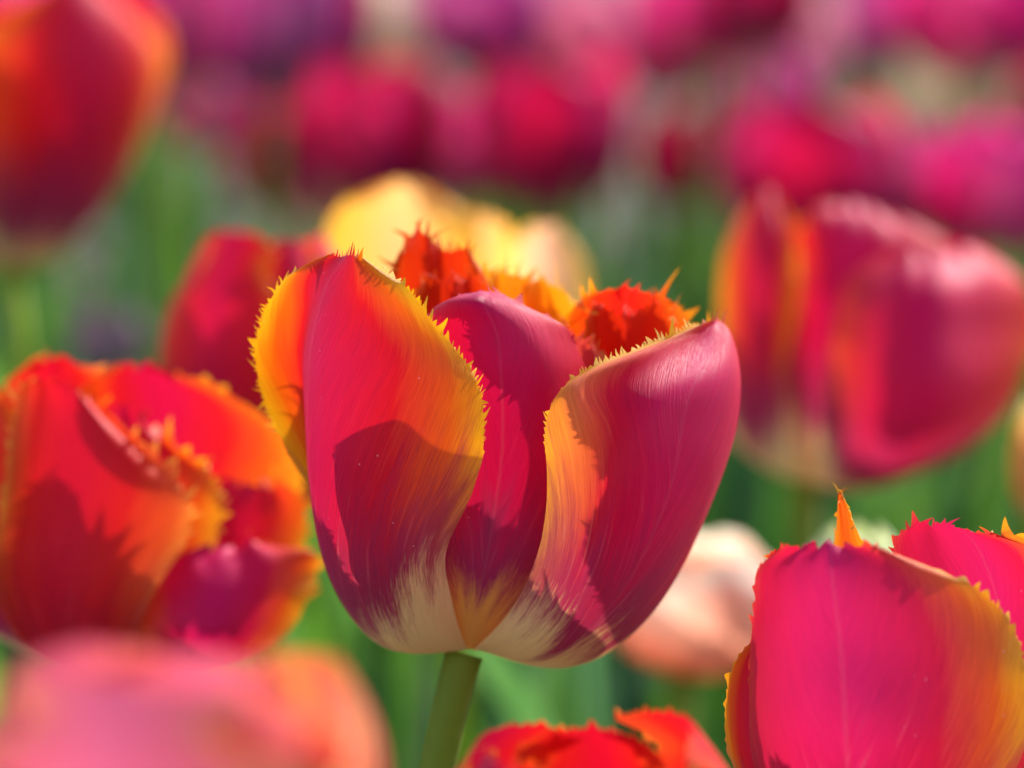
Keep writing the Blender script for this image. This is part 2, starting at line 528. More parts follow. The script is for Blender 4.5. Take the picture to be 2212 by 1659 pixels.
def leaf(parent, foot, az, length, width, mat, droop=0.35, z0=0.0):
    nv, nu = 16, 7
    d = np.array((math.cos(az), math.sin(az), 0)); s = np.array((-math.sin(az), math.cos(az), 0)); up = np.array((0, 0, 1.0))
    verts, faces, uv = [], [], []
    ph = random.uniform(0, 6.28)
    for j in range(nv):
        v = j / (nv - 1)
        ang = math.radians(86) - v ** 1.6 * droop * 1.5
        c = d * (0.008 + length * (v * math.cos(math.radians(82)) + v ** 2.2 * droop * 0.55)) + up * (length * v * (1 - 0.25 * droop * v * v))
        w = width * (math.sin(math.pi * min(1, 0.14 + 0.86 * v) ** 0.8) + 0.12 * (1 - v)) * 0.5
        nrm = d * math.sin(ang) - up * math.cos(ang)
        for i in range(nu):
            u = i / (nu - 1) * 2 - 1
            p = c + s * w * u - nrm * (abs(u) ** 1.7) * w * 0.55 * (1 - 0.5 * v) + nrm * math.sin(v * 9 + ph + u * 2) * 0.004
            verts.append(p + np.array((0, 0, z0)) + foot)
    for j in range(nv - 1):
        for i in range(nu - 1):
            a = j * nu + i
            faces.append((a, a + 1, a + nu + 1, a + nu))
    return mesh_object('leaf', verts, faces, mat, parent)


def tulip_head(parent, head, H, R, mats, opening=0.6, rot=0.0, tilt=(0, 0), tipness=0.25, fringe=None, nu=22, nv=26, wid=1.0, px=None, jitter=0.06, pinch=1.0, taper=0.0):
    """six petals round a cup; head is the cup's base in the parent's space"""
    tm = Matrix.Rotation(tilt[0], 3, 'X') @ Matrix.Rotation(tilt[1], 3, 'Y')
    tm = np.array(tm)
    V = np.linspace(0, 1, nv)
    U = np.linspace(-1, 1, nu)
    kv = [0, 0.1, 0.25, 0.45, 0.7, 1.0]
    for k in range(6):
        inner = k >= 3
        op = opening + random.uniform(-1, 1) * jitter * 1.5
        rr = spline(kv, np.array([0.06, 0.42 - 0.16 * taper, 0.80 - 0.26 * taper, 1.0 - 0.16 * taper, 0.5 + 0.5 * (0.62 + 0.38 * op) + 0.12 * op, 0.22 + 0.85 * op]) , V)
        zz = spline(kv, np.array([0, 0.02, 0.14, 0.38, 0.70, 1.0 - 0.08 * op]), V)
        hh = H * (0.94 if inner else 1.0) * (1 + random.uniform(-1, 1) * jitter)
        rr = rr * R * (0.86 if inner else 1.0)
        zz = zz * hh
        wv = spline([0, 0.15, 0.5, 0.78, 0.93, 1.0], np.array([0.9, 0.85, 1.0, 0.80, 0.46, tipness * 0.6]), V)
        half = wv * math.radians(58) * wid
        ph = rot + (k % 3) * 2.0944 + (1.0472 if inner else 0) + random.uniform(-1, 1) * jitter
        cx, sx = math.cos(ph), math.sin(ph)
        P = np.zeros((nv, nu, 3))
        wob1 = smooth_noise(nv, 5, 1.0); wob2 = smooth_noise(nv, 5, 1.0)
        for j in range(nv):
            th = U * half[j]
            wob = np.where(U < 0, wob1[j], wob2[j]) * np.abs(U) ** 4 * 0.05 * R * V[j]
            r0 = rr[j]
            # flatter than a cylinder: the centre keels outwards a little
            lx = r0 * np.cos(th) + wob + 0.04 * R * (1 - np.abs(U)) ** 3 * np.sin(np.pi * V[j])
            ly = max(r0, 0.5 * R * sstep(0.2, 0.6, V[j])) * np.sin(th) * pinch
            P[j, :, 0] = lx * cx - ly * sx
            P[j, :, 1] = lx * sx + ly * cx
            P[j, :, 2] = zz[j] - 0.05 * H * np.abs(U) ** 2 * V[j]
        P = P @ tm.T + np.asarray(head)
        mat = mats[k % len(mats)]
        add_petal(P, U, V, M[mat], parent, None, px or R / 400, fringe)


def generic_tulip(px_, py_, d, hpx, wpx, mats, label, group=None, opening=0.6, rot=None, tilt=(0, 0), tipness=0.25,
                  fringe=None, leaves=2, name='tulip', leafmat=None, nu=22, nv=26, wid=1.0, jitter=0.06, leaf_len=(0.24, 0.33), taper=0.0):
    """px_, py_: picture point of the head's centre; hpx, wpx: head size in pixels at depth d"""
    k = PXM * d / D0
    ctr = W(px_, py_, d)
    H, R = hpx * k, wpx * k / 2
    tm = np.array(Matrix.Rotation(tilt[0], 3, 'X') @ Matrix.Rotation(tilt[1], 3, 'Y'))
    base = ctr - tm @ np.array((0, 0, H / 2))
    foot = np.array((base[0] + random.uniform(-0.02, 0.02), base[1] + random.uniform(-0.02, 0.02), 0.0))
    t = thing(name, label, 'tulip', foot, group)
    h = base - foot
    stem_to(h, (0, 0, 0), (random.uniform(-0.012, 0.012), random.uniform(-0.012, 0.012), 0), 0.0031, t, None, 10)
    tulip_head(t, h - tm @ np.array((0, 0, H * 0.005)), H, R, mats, opening, random.uniform(0, 2) if rot is None else rot, tilt, tipness, fringe, nu, nv, wid, k, jitter, 1.0, taper)
    a0 = random.uniform(0, 6.28)
    for q in range(leaves):
        leaf(t, np.zeros(3), a0 + q * 2.3 + random.uniform(-0.4, 0.4), random.uniform(*leaf_len), random.uniform(0.035, 0.06),
             M[leafmat or random.choice(('leaf', 'leaf', 'leaf_blue'))], random.uniform(0.15, 0.5))
    return t


# ------------------------------------------------------------------ ground
def ground():
    n = 60
    xs = np.concatenate([np.linspace(-60, -4, 8), np.linspace(-3.5, 3.5, n), np.linspace(4, 60, 8)])
    ys = np.concatenate([np.linspace(-40, -1, 6), np.linspace(-0.5, 8, n), np.linspace(9, 110, 10)])
    verts = []
    for y in ys:
        for x in xs:
            near = abs(x) < 3.6 and -0.6 < y < 8.1
            verts.append((x, y, (random.uniform(-0.012, 0.0) if near else -0.01)))
    w = len(xs)
    faces = [(j * w + i, j * w + i + 1, (j + 1) * w + i + 1, (j + 1) * w + i) for j in range(len(ys) - 1) for i in range(w - 1)]
    o = mesh_object('ground', verts, faces, M['soil'])
    o['kind'] = 'structure'
    return o


ground()

# ------------------------------------------------------------------ the main tulip
def main_tulip():
    dc = D0
    base = WZ(1008, 1402, 0, dc)
    foot = np.array((base[0] - 0.030, base[1] + 0.0, 0.0))
    t = thing('tulip', 'sharply focused fringed tulip, pink and red petals with yellow edges and cream base', 'tulip', foot)
    h = base - foot
    # stem: down and to one side as in the picture
    s1 = WZ(1003, 1412, 5, dc) - foot
    s2 = WZ(985, 1480, 0, dc) - foot
    s3 = WZ(945, 1660, 0, dc) - foot
    path = spline([0, 0.5, 0.955, 0.987, 1.0], np.array([(0, 0, 0), s3 * 0.5 + np.array((-0.004, 0, -0.005)), s3, s2, s1]), 1 - (1 - np.linspace(0, 1, 26)) ** 1.8)
    tube('stem', path, [(0.0030 - 0.0004 * q / 25) * (1.0 + 0.10 * max(0, (q - 20) / 5) ** 2) for q in range(26)], M['stem'], t, None, 24)
    leaf(t, np.zeros(3), 2.6, 0.27, 0.05, M['leaf'], 0.3)
    leaf(t, np.zeros(3), 0.3, 0.25, 0.05, M['leaf'], 0.35)
    leaf(t, np.zeros(3), -1.5, 0.22, 0.045, M['leaf'], 0.2)
    # front petal with a keel; its far half flares sideways behind the keel
    rows = [
        [(988, 1404, 40), (985, 1405, 30), (984, 1406, 0), (996, 1405, -35), (1008, 1402, -40)],
        [(905, 1385, 190), (885, 1398, 110), (872, 1410, 0), (925, 1396, -135), (990, 1352, -150)],
        [(800, 1315, 220), (775, 1335, 90), (772, 1348, -80), (878, 1310, -285), (970, 1270, -260)],
        [(735, 1215, 220), (722, 1240, 60), (716, 1250, -170), (850, 1215, -395), (964, 1190, -330)],
        [(695, 1115, 160), (697, 1140, 10), (687, 1150, -240), (850, 1112, -450), (1002, 1105, -360)],
        [(652, 1030, 70), (688, 1020, -70), (669, 1030, -300), (855, 1000, -480), (1038, 1005, -405)],
        [(590, 910, 0), (669, 892, -95), (664, 895, -335), (858, 880, -485), (1046, 905, -420)],
        [(551, 770, -115), (654, 767, -180), (669, 765, -362), (850, 768, -480), (1014, 800, -435)],
        [(580, 660, -205), (664, 655, -290), (692, 655, -385), (815, 668, -468), (934, 695, -455)],
        [(640, 582, -290), (680, 583, -340), (720, 588, -395), (785, 598, -462), (862, 610, -456)],
        [(706, 554, -345), (724, 551, -370), (746, 552, -415), (768, 556, -446), (792, 566, -450)],
    ]
    grid_petal(rows, [-1, -0.32, 0, 0.5, 1], dc, M['outer_wide'], t, foot, nu=130, nv=200,
               fringe=dict(start=0.52, length=20, width=9, wild=0.45, lean=0.6), ripple=4)
    # front petal on the other side, midrib near its outline
    rows = [
        [(1022, 1404, -40), (1028, 1405, -42), (1034, 1405, -38), (1040, 1406, -30), (1048, 1408, 0), (1040, 1404, 30)],
        [(1066, 1362, -150), (1080, 1374, -163), (1094, 1386, -164), (1120, 1408, -150), (1180, 1443, -40), (1200, 1425, 150)],
        [(1120, 1292, -255), (1150, 1304, -284), (1175, 1317, -297), (1215, 1338, -300), (1322, 1393, -130), (1340, 1372, 130)],
        [(1158, 1205, -325), (1202, 1210, -362), (1238, 1217, -380), (1290, 1228, -390), (1425, 1280, -170), (1440, 1250, 130)],
        [(1178, 1115, -350), (1230, 1115, -402), (1275, 1115, -420), (1340, 1115, -435), (1497, 1140, -190), (1510, 1110, 120)],
        [(1180, 1015, -375), (1245, 1010, -430), (1300, 1006, -436), (1370, 1000, -450), (1545, 1013, -210), (1556, 990, 90)],
        [(1181, 920, -400), (1252, 905, -462), (1306, 908, -430), (1380, 900, -440), (1571, 900, -210), (1582, 890, 50)],
        [(1204, 852, -415), (1248, 836, -452), (1302, 842, -412), (1400, 832, -395), (1580, 812, -200), (1590, 808, 10)],
        [(1252, 808, -410), (1290, 798, -408), (1345, 790, -380), (1440, 775, -315), (1575, 752, -165), (1585, 750, -20)],
        [(1385, 752, -305), (1410, 746, -300), (1440, 740, -280), (1495, 728, -230), (1563, 708, -130), (1572, 710, -50)],
        [(1505, 704, -195), (1515, 701, -195), (1525, 699, -190), (1537, 697, -175), (1552, 693, -110), (1560, 696, -70)],
    ]
    grid_petal(rows, [-1, -0.75, -0.56, -0.3, 0.35, 1], dc, M['outer'], t, foot, nu=130, nv=200,
               fringe=dict(start=0.6, length=19, width=9, wild=0.4, lean=0.45), ripple=3)
    # inner petal seen between them; its top rolls inwards, its side folds back
    rows = [
        [(992, 1402, -25), (1003, 1402, -40), (1014, 1402, -45), (1028, 1402, -30), (1030, 1402, 0)],
        [(950, 1335, -110), (985, 1330, -150), (1025, 1330, -165), (1085, 1335, -125), (1095, 1335, -60)],
        [(895, 1225, -180), (965, 1220, -225), (1050, 1215, -245), (1165, 1225, -190), (1185, 1225, -110)],
        [(855, 1105, -200), (950, 1095, -250), (1070, 1090, -270), (1205, 1100, -200), (1240, 1100, -110)],
        [(880, 985, -220), (965, 975, -265), (1085, 970, -285), (1215, 980, -225), (1265, 975, -90)],
        [(885, 880, -220), (965, 868, -270), (1085, 862, -290), (1212, 875, -225), (1285, 870, -60)],
        [(895, 785, -225), (970, 772, -275), (1080, 770, -296), (1200, 795, -235), (1268, 800, -130)],
        [(910, 715, -228), (975, 702, -272), (1065, 698, -295), (1172, 725, -240), (1240, 735, -150)],
        [(930, 676, -220), (978, 660, -268), (1045, 652, -292), (1130, 672, -242), (1205, 695, -170)],
        [(945, 660, -215), (985, 645, -258), (1045, 638, -272), (1105, 652, -238), (1170, 678, -175)],
        [(985, 643, -225), (1005, 634, -225), (1045, 629, -240), (1085, 635, -215), (1120, 655, -190)],
    ]
    grid_petal(rows, [-1, -0.5, 0, 0.55, 1], dc, M['centre'], t, foot, nu=110, nv=160,
               fringe=dict(start=0.8, length=20, width=14, wild=0.8, lean=0.3, fill=0.7), ripple=1.5)
    # back petal with long fringe
    rows = [
        [(985, 1395, 20), (993, 1395, 30), (1000, 1395, 40), (1008, 1395, 42), (1018, 1395, 35), (1030, 1395, 20)],
        [(880, 1280, 190), (920, 1285, 230), (965, 1290, 250), (1010, 1290, 255), (1050, 1290, 245), (1090, 1280, 200)],
        [(800, 1050, 290), (870, 1050, 340), (940, 1050, 370), (1000, 1050, 375), (1070, 1050, 360), (1150, 1050, 300)],
        [(770, 850, 290), (850, 845, 335), (930, 840, 360), (990, 840, 368), (1060, 840, 350), (1150, 850, 300)],
        [(800, 700, 260), (860, 692, 290), (925, 690, 300), (970, 690, 325), (1030, 692, 300), (1110, 700, 290)],
        [(836, 620, 225), (872, 608, 250), (920, 598, 230), (960, 604, 290), (1005, 605, 240), (1068, 632, 270)],
        [(852, 572, 205), (880, 545, 235), (918, 530, 190), (957, 565, 270), (1000, 560, 205), (1048, 592, 255)],
        [(862, 550, 200), (886, 522, 232), (918, 508, 178), (955, 548, 262), (995, 540, 190), (1040, 575, 250)],
    ]
    grid_petal(rows, [-1, -0.6, -0.2, 0.2, 0.6, 1], dc, M['inner_orange'], t, foot, nu=90, nv=110,
               fringe=dict(start=0.74, length=40, width=13, wild=0.95, lean=0.35), ripple=7)
    # crumpled frills of the inner petals
    rows = [
        [(1020, 1380, 60), (1025, 1380, 62), (1030, 1380, 64), (1035, 1380, 62), (1040, 1380, 60)],
        [(1040, 1150, 260), (1080, 1150, 290), (1120, 1150, 300), (1160, 1150, 290), (1200, 1150, 260)],
        [(1030, 850, 280), (1080, 850, 310), (1130, 850, 320), (1180, 850, 310), (1240, 850, 270)],
        [(1040, 700, 240), (1085, 700, 280), (1130, 700, 250), (1180, 700, 290), (1245, 705, 230)],
        [(1048, 640, 220), (1085, 632, 280), (1125, 640, 210), (1175, 634, 285), (1240, 668, 200)],
        [(1056, 618, 215), (1088, 598, 275), (1125, 622, 195), (1172, 608, 275), (1228, 645, 195)],
    ]
    grid_petal(rows, [-1, -0.5, 0, 0.5, 1], dc, M['inner_yellow'], t, foot, nu=80, nv=80,
               fringe=dict(start=0.72, length=24, width=12, wild=0.95, lean=0.3), ripple=10)
    rows = [
        [(1040, 1380, 20), (1050, 1380, 20), (1060, 1380, 20), (1070, 1380, 20)],
        [(1150, 1100, 60), (1185, 1100, 70), (1220, 1100, 75), (1270, 1100, 60)],
        [(1180, 900, 40), (1215, 900, 60), (1255, 900, 60), (1315, 900, 30)],
        [(1180, 810, 20), (1214, 800, 50), (1258, 800, 20), (1322, 815, 20)],
        [(1182, 760, 5), (1215, 735, 50), (1258, 755, 5), (1310, 775, 30)],
        [(1186, 742, 0), (1216, 708, 50), (1256, 738, 0), (1300, 752, 35)],
    ]
    grid_petal(rows, [-1, -0.4, 0.3, 1], dc, M['inner_pink'], t, foot, nu=60, nv=80,
               fringe=dict(start=0.6, length=26, width=13, wild=0.9, lean=0.3), ripple=8)
    rows = [
        [(1000, 1380, 20), (1003, 1380, 22), (1006, 1380, 24), (1010, 1380, 22), (1014, 1380, 20)],
        [(900, 1150, 150), (950, 1150, 170), (1000, 1150, 180), (1050, 1150, 170), (1100, 1150, 150)],
        [(880, 850, 150), (935, 850, 180), (990, 850, 180), (1045, 850, 180), (1110, 850, 150)],
        [(895, 700, 110), (940, 700, 150), (985, 700, 110), (1030, 700, 160), (1090, 700, 120)],
        [(900, 640, 90), (938, 628, 140), (980, 640, 80), (1022, 622, 150), (1078, 640, 100)],
        [(905, 622, 85), (936, 604, 138), (978, 618, 70), (1018, 596, 148), (1066, 618, 95)],
    ]
    grid_petal(rows, [-1, -0.5, 0, 0.5, 1], dc, M['inner_orange'], t, foot, nu=80, nv=80,
               fringe=dict(start=0.7, length=30, width=10, wild=1.0, lean=0.3), ripple=9)
    rows = [
        [(1040, 1380, 20), (1043, 1380, 22), (1046, 1380, 24), (1050, 1380, 22), (1054, 1380, 20)],
        [(1200, 1150, 130), (1250, 1150, 150), (1300, 1150, 150), (1350, 1150, 140), (1400, 1150, 110)],
        [(1250, 850, 110), (1305, 850, 150), (1360, 850, 140), (1420, 850, 140), (1480, 850, 90)],
        [(1258, 740, 80), (1305, 735, 130), (1355, 740, 80), (1410, 735, 130), (1465, 745, 80)],
        [(1262, 700, 70), (1300, 680, 120), (1350, 698, 60), (1405, 682, 125), (1462, 705, 75)],
        [(1268, 684, 65), (1300, 655, 118), (1348, 680, 50), (1402, 660, 122), (1452, 686, 75)],
    ]
    grid_petal(rows, [-1, -0.5, 0, 0.5, 1], dc, M['inner_orange'], t, foot, nu=80, nv=80,
               fringe=dict(start=0.7, length=28, width=11, wild=1.0, lean=0.3), ripple=9)
    # back petal on the right
    rows = [
        [(1010, 1395, 20), (1020, 1395, 30), (1040, 1395, 25)],
        [(1100, 1280, 200), (1180, 1290, 210), (1290, 1300, 110)],
        [(1180, 1050, 290), (1340, 1060, 280), (1515, 1070, 120)],
        [(1215, 860, 270), (1380, 860, 260), (1568, 870, 95)],
        [(1228, 735, 215), (1368, 730, 230), (1535, 760, 100)],
        [(1240, 672, 175), (1365, 655, 200), (1478, 690, 140)],
        [(1268, 640, 155), (1365, 632, 180), (1460, 655, 140)],
        [(1295, 628, 150), (1370, 626, 165), (1440, 640, 140)],
    ]
    grid_petal(rows, [-1, 0.1, 1], dc, M['inner_red'], t, foot, nu=80, nv=110,
               fringe=dict(start=0.72, length=38, width=15, wild=0.9, lean=0.4), ripple=9)
    # outer back petal, yellow
    rows = [
        [(1000, 1395, 40), (1015, 1395, 50), (1030, 1395, 40)],
        [(980, 1280, 280), (1080, 1280, 310), (1180, 1280, 280)],
        [(950, 1050, 400), (1110, 1050, 440), (1280, 1050, 400)],
        [(960, 850, 390), (1120, 850, 430), (1290, 850, 390)],
        [(985, 720, 350), (1130, 710, 390), (1275, 720, 350)],
        [(1010, 640, 320), (1130, 622, 350), (1262, 650, 320)],
        [(1050, 600, 300), (1120, 596, 330), (1225, 628, 310)],
    ]
    grid_petal(rows, [-1, 0, 1], dc, M['inner_yellow'], t, foot, nu=80, nv=110,
               fringe=dict(start=0.76, length=32, width=14, wild=0.95, lean=0.4), ripple=20)
    return t


main_tulip()


# ------------------------------------------------------------------ neighbours with petals of their own
def grid_tulip(label, base_px, dc, foot_off, petals, leaves=2, leaf_len=(0.2, 0.27)):
    base = WZ(*base_px, dc)
    foot = np.array((base[0] + foot_off[0], base[1] + foot_off[1], 0.0))
    t = thing('tulip', label, 'tulip', foot)
    h = base - foot
    stem_to(h, (0, 0, 0), (foot_off[0] * -0.3, 0, 0), 0.0031, t, None)
    for rows, us, mat, fr in petals:
        grid_petal(rows, us, dc, M[mat], t, foot, nu=50, nv=70, fringe=fr, ripple=10, ruf=3)
    a0 = random.uniform(0, 6.28)
    for q in range(leaves):
        leaf(t, np.zeros(3), a0 + q * 2.4, random.uniform(*leaf_len), random.uniform(0.04, 0.055), M['leaf'], random.uniform(0.2, 0.45))
    return t


# tulip at the side, open, many folded fringed petals
b = (290, 1480, 60)
FR = dict(start=0.55, length=26, width=24, wild=0.6, lean=0.4)
grid_tulip('open scarlet fringed tulip with many folded petals and orange fringe, touching the sharp tulip', b, 0.575, (-0.01, 0.01), [
    ([[(250, 1478, 40), (262, 1480, 25), (275, 1480, 20), (300, 1480, 20)], [(60, 1400, -120), (120, 1420, -110), (180, 1420, -140), (290, 1420, -120)], [(-20, 1250, -200), (70, 1270, -170), (170, 1280, -205), (330, 1290, -190)],
      [(10, 1080, -215), (90, 1090, -180), (190, 1120, -215), (400, 1160, -205)], [(25, 950, -205), (110, 960, -180), (210, 990, -205), (400, 1070, -195)], [(38, 870, -190), (120, 880, -170), (200, 915, -185), (340, 1000, -180)],
      [(55, 825, -175), (115, 830, -165), (160, 850, -170), (225, 890, -170)]], [-1, -0.3, 0.2, 1], 'scarlet', FR),
    ([[(260, 1482, 40), (275, 1482, 30), (300, 1482, 30)], [(150, 1400, -20), (250, 1410, -40), (380, 1410, -20)], [(110, 1230, -60), (250, 1240, -90), (450, 1250, -60)],
      [(130, 1080, -70), (270, 1080, -95), (470, 1110, -65)], [(170, 950, -60), (280, 950, -80), (440, 1020, -55)], [(200, 890, -50), (270, 890, -65), (370, 960, -45)]], [-1, 0, 1], 'red_orange',
     dict(start=0.5, length=36, width=22, wild=0.9, lean=0.3)),
    ([[(270, 1480, 60), (290, 1480, 70), (310, 1480, 60)], [(180, 1350, 220), (320, 1350, 260), (460, 1360, 220)], [(130, 1150, 270), (330, 1140, 310), (600, 1200, 240)],
      [(130, 1000, 230), (340, 960, 270), (650, 1080, 220)], [(170, 880, 180), (350, 860, 220), (640, 990, 190)], [(205, 815, 150), (330, 805, 180), (560, 900, 160)], [(250, 790, 140), (310, 788, 150), (430, 825, 150)]],
     [-1, 0, 1], 'red_orange', dict(start=0.55, length=15, width=22, wild=0.5, lean=0.4)),
    ([[(290, 1485, 20), (300, 1485, 0), (320, 1485, 20)], [(280, 1430, -60), (400, 1440, -90), (500, 1440, 0)], [(260, 1370, -110), (450, 1380, -170), (610, 1380, -40)],
      [(262, 1300, -110), (470, 1300, -170), (665, 1290, -50)], [(280, 1240, -90), (470, 1235, -130), (682, 1222, -50)], [(320, 1200, -60), (460, 1195, -80), (672, 1185, -40)], [(400, 1180, -40), (480, 1182, -50), (620, 1180, -30)]],
     [-1, 0, 1], 'pink_red', FR),
    ([[(290, 1485, 30), (310, 1485, 20), (330, 1485, 30)], [(360, 1380, 40), (460, 1400, 40), (560, 1390, 120)], [(340, 1220, 20), (480, 1250, 30), (640, 1240, 120)],
      [(350, 1120, 20), (500, 1140, 40), (655, 1150, 120)], [(370, 1070, 30), (510, 1075, 50), (655, 1095, 110)], [(410, 1045, 40), (520, 1045, 60), (640, 1065, 110)]],
     [-1, 0, 1], 'red_orange', dict(start=0.5, length=34, width=20, wild=0.8, lean=0.3)),
    ([[(250, 1480, 40), (260, 1480, 40), (280, 1480, 50)], [(0, 1380, 60), (60, 1380, 20), (120, 1380, 60)], [(-160, 1200, 60), (-60, 1200, -20), (60, 1220, 40)],
      [(-200, 1040, 60), (-80, 1030, -10), (50, 1060, 60)], [(-180, 900, 60), (-80, 880, 20), (30, 920, 70)], [(-140, 840, 60), (-80, 830, 40), (0, 860, 70)]],
     [-1, 0, 1], 'red_orange', FR),
    ([[(255, 1480, 60), (270, 1480, 70), (290, 1480, 60)], [(60, 1350, 180), (160, 1350, 220), (260, 1350, 230)], [(-20, 1100, 220), (120, 1090, 260), (260, 1100, 280)],
      [(-10, 900, 170), (110, 880, 200), (230, 890, 220)], [(30, 810, 140), (110, 800, 150), (200, 800, 170)], [(60, 785, 130), (115, 780, 135), (175, 780, 150)]],
     [-1, 0, 1], 'scarlet', dict(start=0.6, length=40, width=30, wild=0.5, lean=0.3)),
])

# tulip in front on the other side, closed, with spiky tip behind
b = (1880, 1900, 60)
FD = dict(start=0.5, length=15, width=20, wild=0.4, lean=0.4)
grid_tulip('closed pink fringed tulip with orange side edge and one orange spike standing behind it', b, 0.492, (0.01, 0.0), [
    ([[(1860, 1900, 30), (1875, 1905, 0), (1895, 1905, 0), (1910, 1900, 20)], [(1720, 1840, -60), (1810, 1870, -200), (1940, 1870, -190), (2060, 1830, -100)],
      [(1640, 1700, -100), (1780, 1710, -330), (1990, 1710, -325), (2180, 1690, -190)], [(1615, 1540, -110), (1765, 1550, -380), (2010, 1550, -380), (2225, 1540, -245)],
      [(1622, 1400, -110), (1760, 1400, -370), (1990, 1400, -372), (2205, 1400, -258)], [(1636, 1290, -150), (1758, 1280, -372), (1940, 1280, -378), (2140, 1300, -305)],
      [(1648, 1222, -190), (1765, 1205, -358), (1890, 1205, -372), (2040, 1235, -345)], [(1690, 1190, -260), (1780, 1178, -345), (1850, 1176, -366), (1945, 1195, -358)]],
     [-1, -0.15, 0.4, 1], 'rose_red', FD),
    ([[(1840, 1895, 40), (1855, 1895, 30), (1870, 1890, 30)], [(1660, 1800, 20), (1700, 1800, -40), (1780, 1800, -60)], [(1588, 1660, 20), (1640, 1660, -60), (1760, 1660, -80)],
      [(1566, 1520, 20), (1630, 1510, -60), (1750, 1520, -80)], [(1592, 1430, 20), (1650, 1420, -50), (1750, 1430, -60)], [(1640, 1365, 20), (1690, 1350, -20), (1760, 1350, -40)]],
     [-1, 0, 1], 'red_orange', dict(start=0.5, length=12, width=22, wild=0.3, lean=0.4)),
    ([[(1850, 1880, 70), (1870, 1880, 80), (1890, 1880, 70)], [(1760, 1700, 220), (1850, 1700, 260), (1940, 1700, 230)], [(1740, 1450, 250), (1850, 1450, 290), (1960, 1450, 250)],
      [(1765, 1260, 180), (1840, 1250, 200), (1920, 1260, 180)], [(1800, 1160, 130), (1828, 1155, 140), (1862, 1165, 130)], [(1803, 1110, 120), (1822, 1100, 125), (1842, 1115, 120)], [(1806, 1075, 115), (1815, 1070, 117), (1826, 1078, 115)]],
     [-1, 0, 1], 'spike_orange', dict(start=0.72, length=30, width=16, wild=0.8, lean=0.2, fill=0.7)),
    ([[(1890, 1890, 60), (1900, 1890, 60), (1920, 1885, 50)], [(1960, 1750, 160), (2080, 1760, 150), (2180, 1750, 60)], [(1960, 1520, 200), (2150, 1520, 190), (2300, 1530, 60)],
      [(1935, 1330, 170), (2160, 1330, 180), (2330, 1360, 60)], [(1932, 1210, 130), (2130, 1220, 150), (2310, 1260, 60)], [(1945, 1150, 110), (2090, 1155, 120), (2260, 1190, 60)], [(1965, 1135, 100), (2060, 1135, 105), (2190, 1165, 70)]],
     [-1, 0, 1], 'rose_red', dict(start=0.55, length=26, width=17, wild=0.5, lean=0.3)),
    ([[(1850, 1885, 70), (1860, 1885, 70), (1870, 1880, 70)], [(1720, 1760, 120), (1780, 1760, 160), (1860, 1760, 180)], [(1650, 1560, 140), (1740, 1560, 190), (1850, 1560, 220)],
      [(1645, 1380, 120), (1730, 1370, 160), (1840, 1380, 190)], [(1645, 1260, 90), (1710, 1240, 110), (1800, 1250, 140)], [(1660, 1205, 70), (1700, 1192, 80), (1760, 1195, 100)]],
     [-1, 0, 1], 'scarlet', FD),
])

# tulip behind, large arching petal
b = (1740, 1040, 40)
F0 = dict(start=0.6, length=10, width=20, wild=0.4, lean=0.4)
grid_tulip('blurred magenta tulip with arching petal and orange inner edges, behind the closed pink tulip', b, 0.735, (-0.01, 0.0), [
    ([[(1720, 1040, 30), (1730, 1042, 0), (1745, 1042, 0)], [(1590, 960, 0), (1640, 990, -90), (1720, 985, -100)], [(1560, 840, 0), (1620, 850, -150), (1700, 850, -140)], [(1552, 700, 0), (1630, 700, -170), (1715, 700, -140)],
      [(1565, 560, 0), (1640, 555, -130), (1728, 570, -110)], [(1598, 455, 0), (1655, 450, -70), (1715, 480, -60)], [(1640, 412, 0), (1662, 408, -20), (1688, 425, -20)]], [-1, -0.1, 1], 'red_orange', F0),
    ([[(1735, 1042, 30), (1745, 1042, 10), (1760, 1042, 10)], [(1690, 960, -30), (1760, 960, -70), (1850, 960, -40)], [(1690, 820, -50), (1790, 820, -110), (1920, 820, -60)], [(1710, 660, -40), (1810, 660, -100), (1980, 660, -40)],
      [(1738, 540, -10), (1840, 540, -60), (2030, 560, -10)], [(1755, 465, 10), (1850, 470, -10), (2040, 520, 20)], [(1790, 440, 40), (1850, 440, 40), (1960, 470, 50)]], [-1, 0, 1], 'rose', F0),
    ([[(1750, 1044, 0), (1765, 1048, -10), (1775, 1046, 0)], [(1770, 965, -140), (1860, 1050, -180), (2010, 1010, 0)], [(1780, 880, -200), (1950, 970, -330), (2140, 930, -20)], [(1798, 770, -210), (2000, 830, -400), (2215, 810, -30)],
      [(1818, 670, -180), (2010, 700, -370), (2232, 690, -30)], [(1850, 590, -130), (2010, 600, -310), (2200, 590, -50)], [(1910, 560, -130), (2010, 545, -220), (2130, 545, -60)]], [-1, 0, 1], 'rose', F0),
    ([[(1735, 1040, 40), (1745, 1040, 50), (1760, 1040, 40)], [(1640, 900, 170), (1760, 900, 220), (1900, 900, 170)], [(1620, 700, 220), (1780, 700, 270), (1960, 700, 220)], [(1660, 540, 160), (1790, 530, 200), (1930, 540, 160)], [(1740, 470, 120), (1800, 460, 130), (1870, 470, 120)]],
     [-1, 0, 1], 'red_orange', F0),
    ([[(1760, 1040, 40), (1770, 1040, 40), (1780, 1040, 30)], [(1900, 930, 170), (2020, 940, 160), (2090, 950, 80)], [(1980, 740, 220), (2130, 740, 200), (2230, 760, 80)], [(1980, 590, 160), (2110, 580, 150), (2210, 620, 60)], [(2010, 530, 110), (2080, 525, 110), (2150, 550, 80)]],
     [-1, 0, 1], 'rose', F0),
])

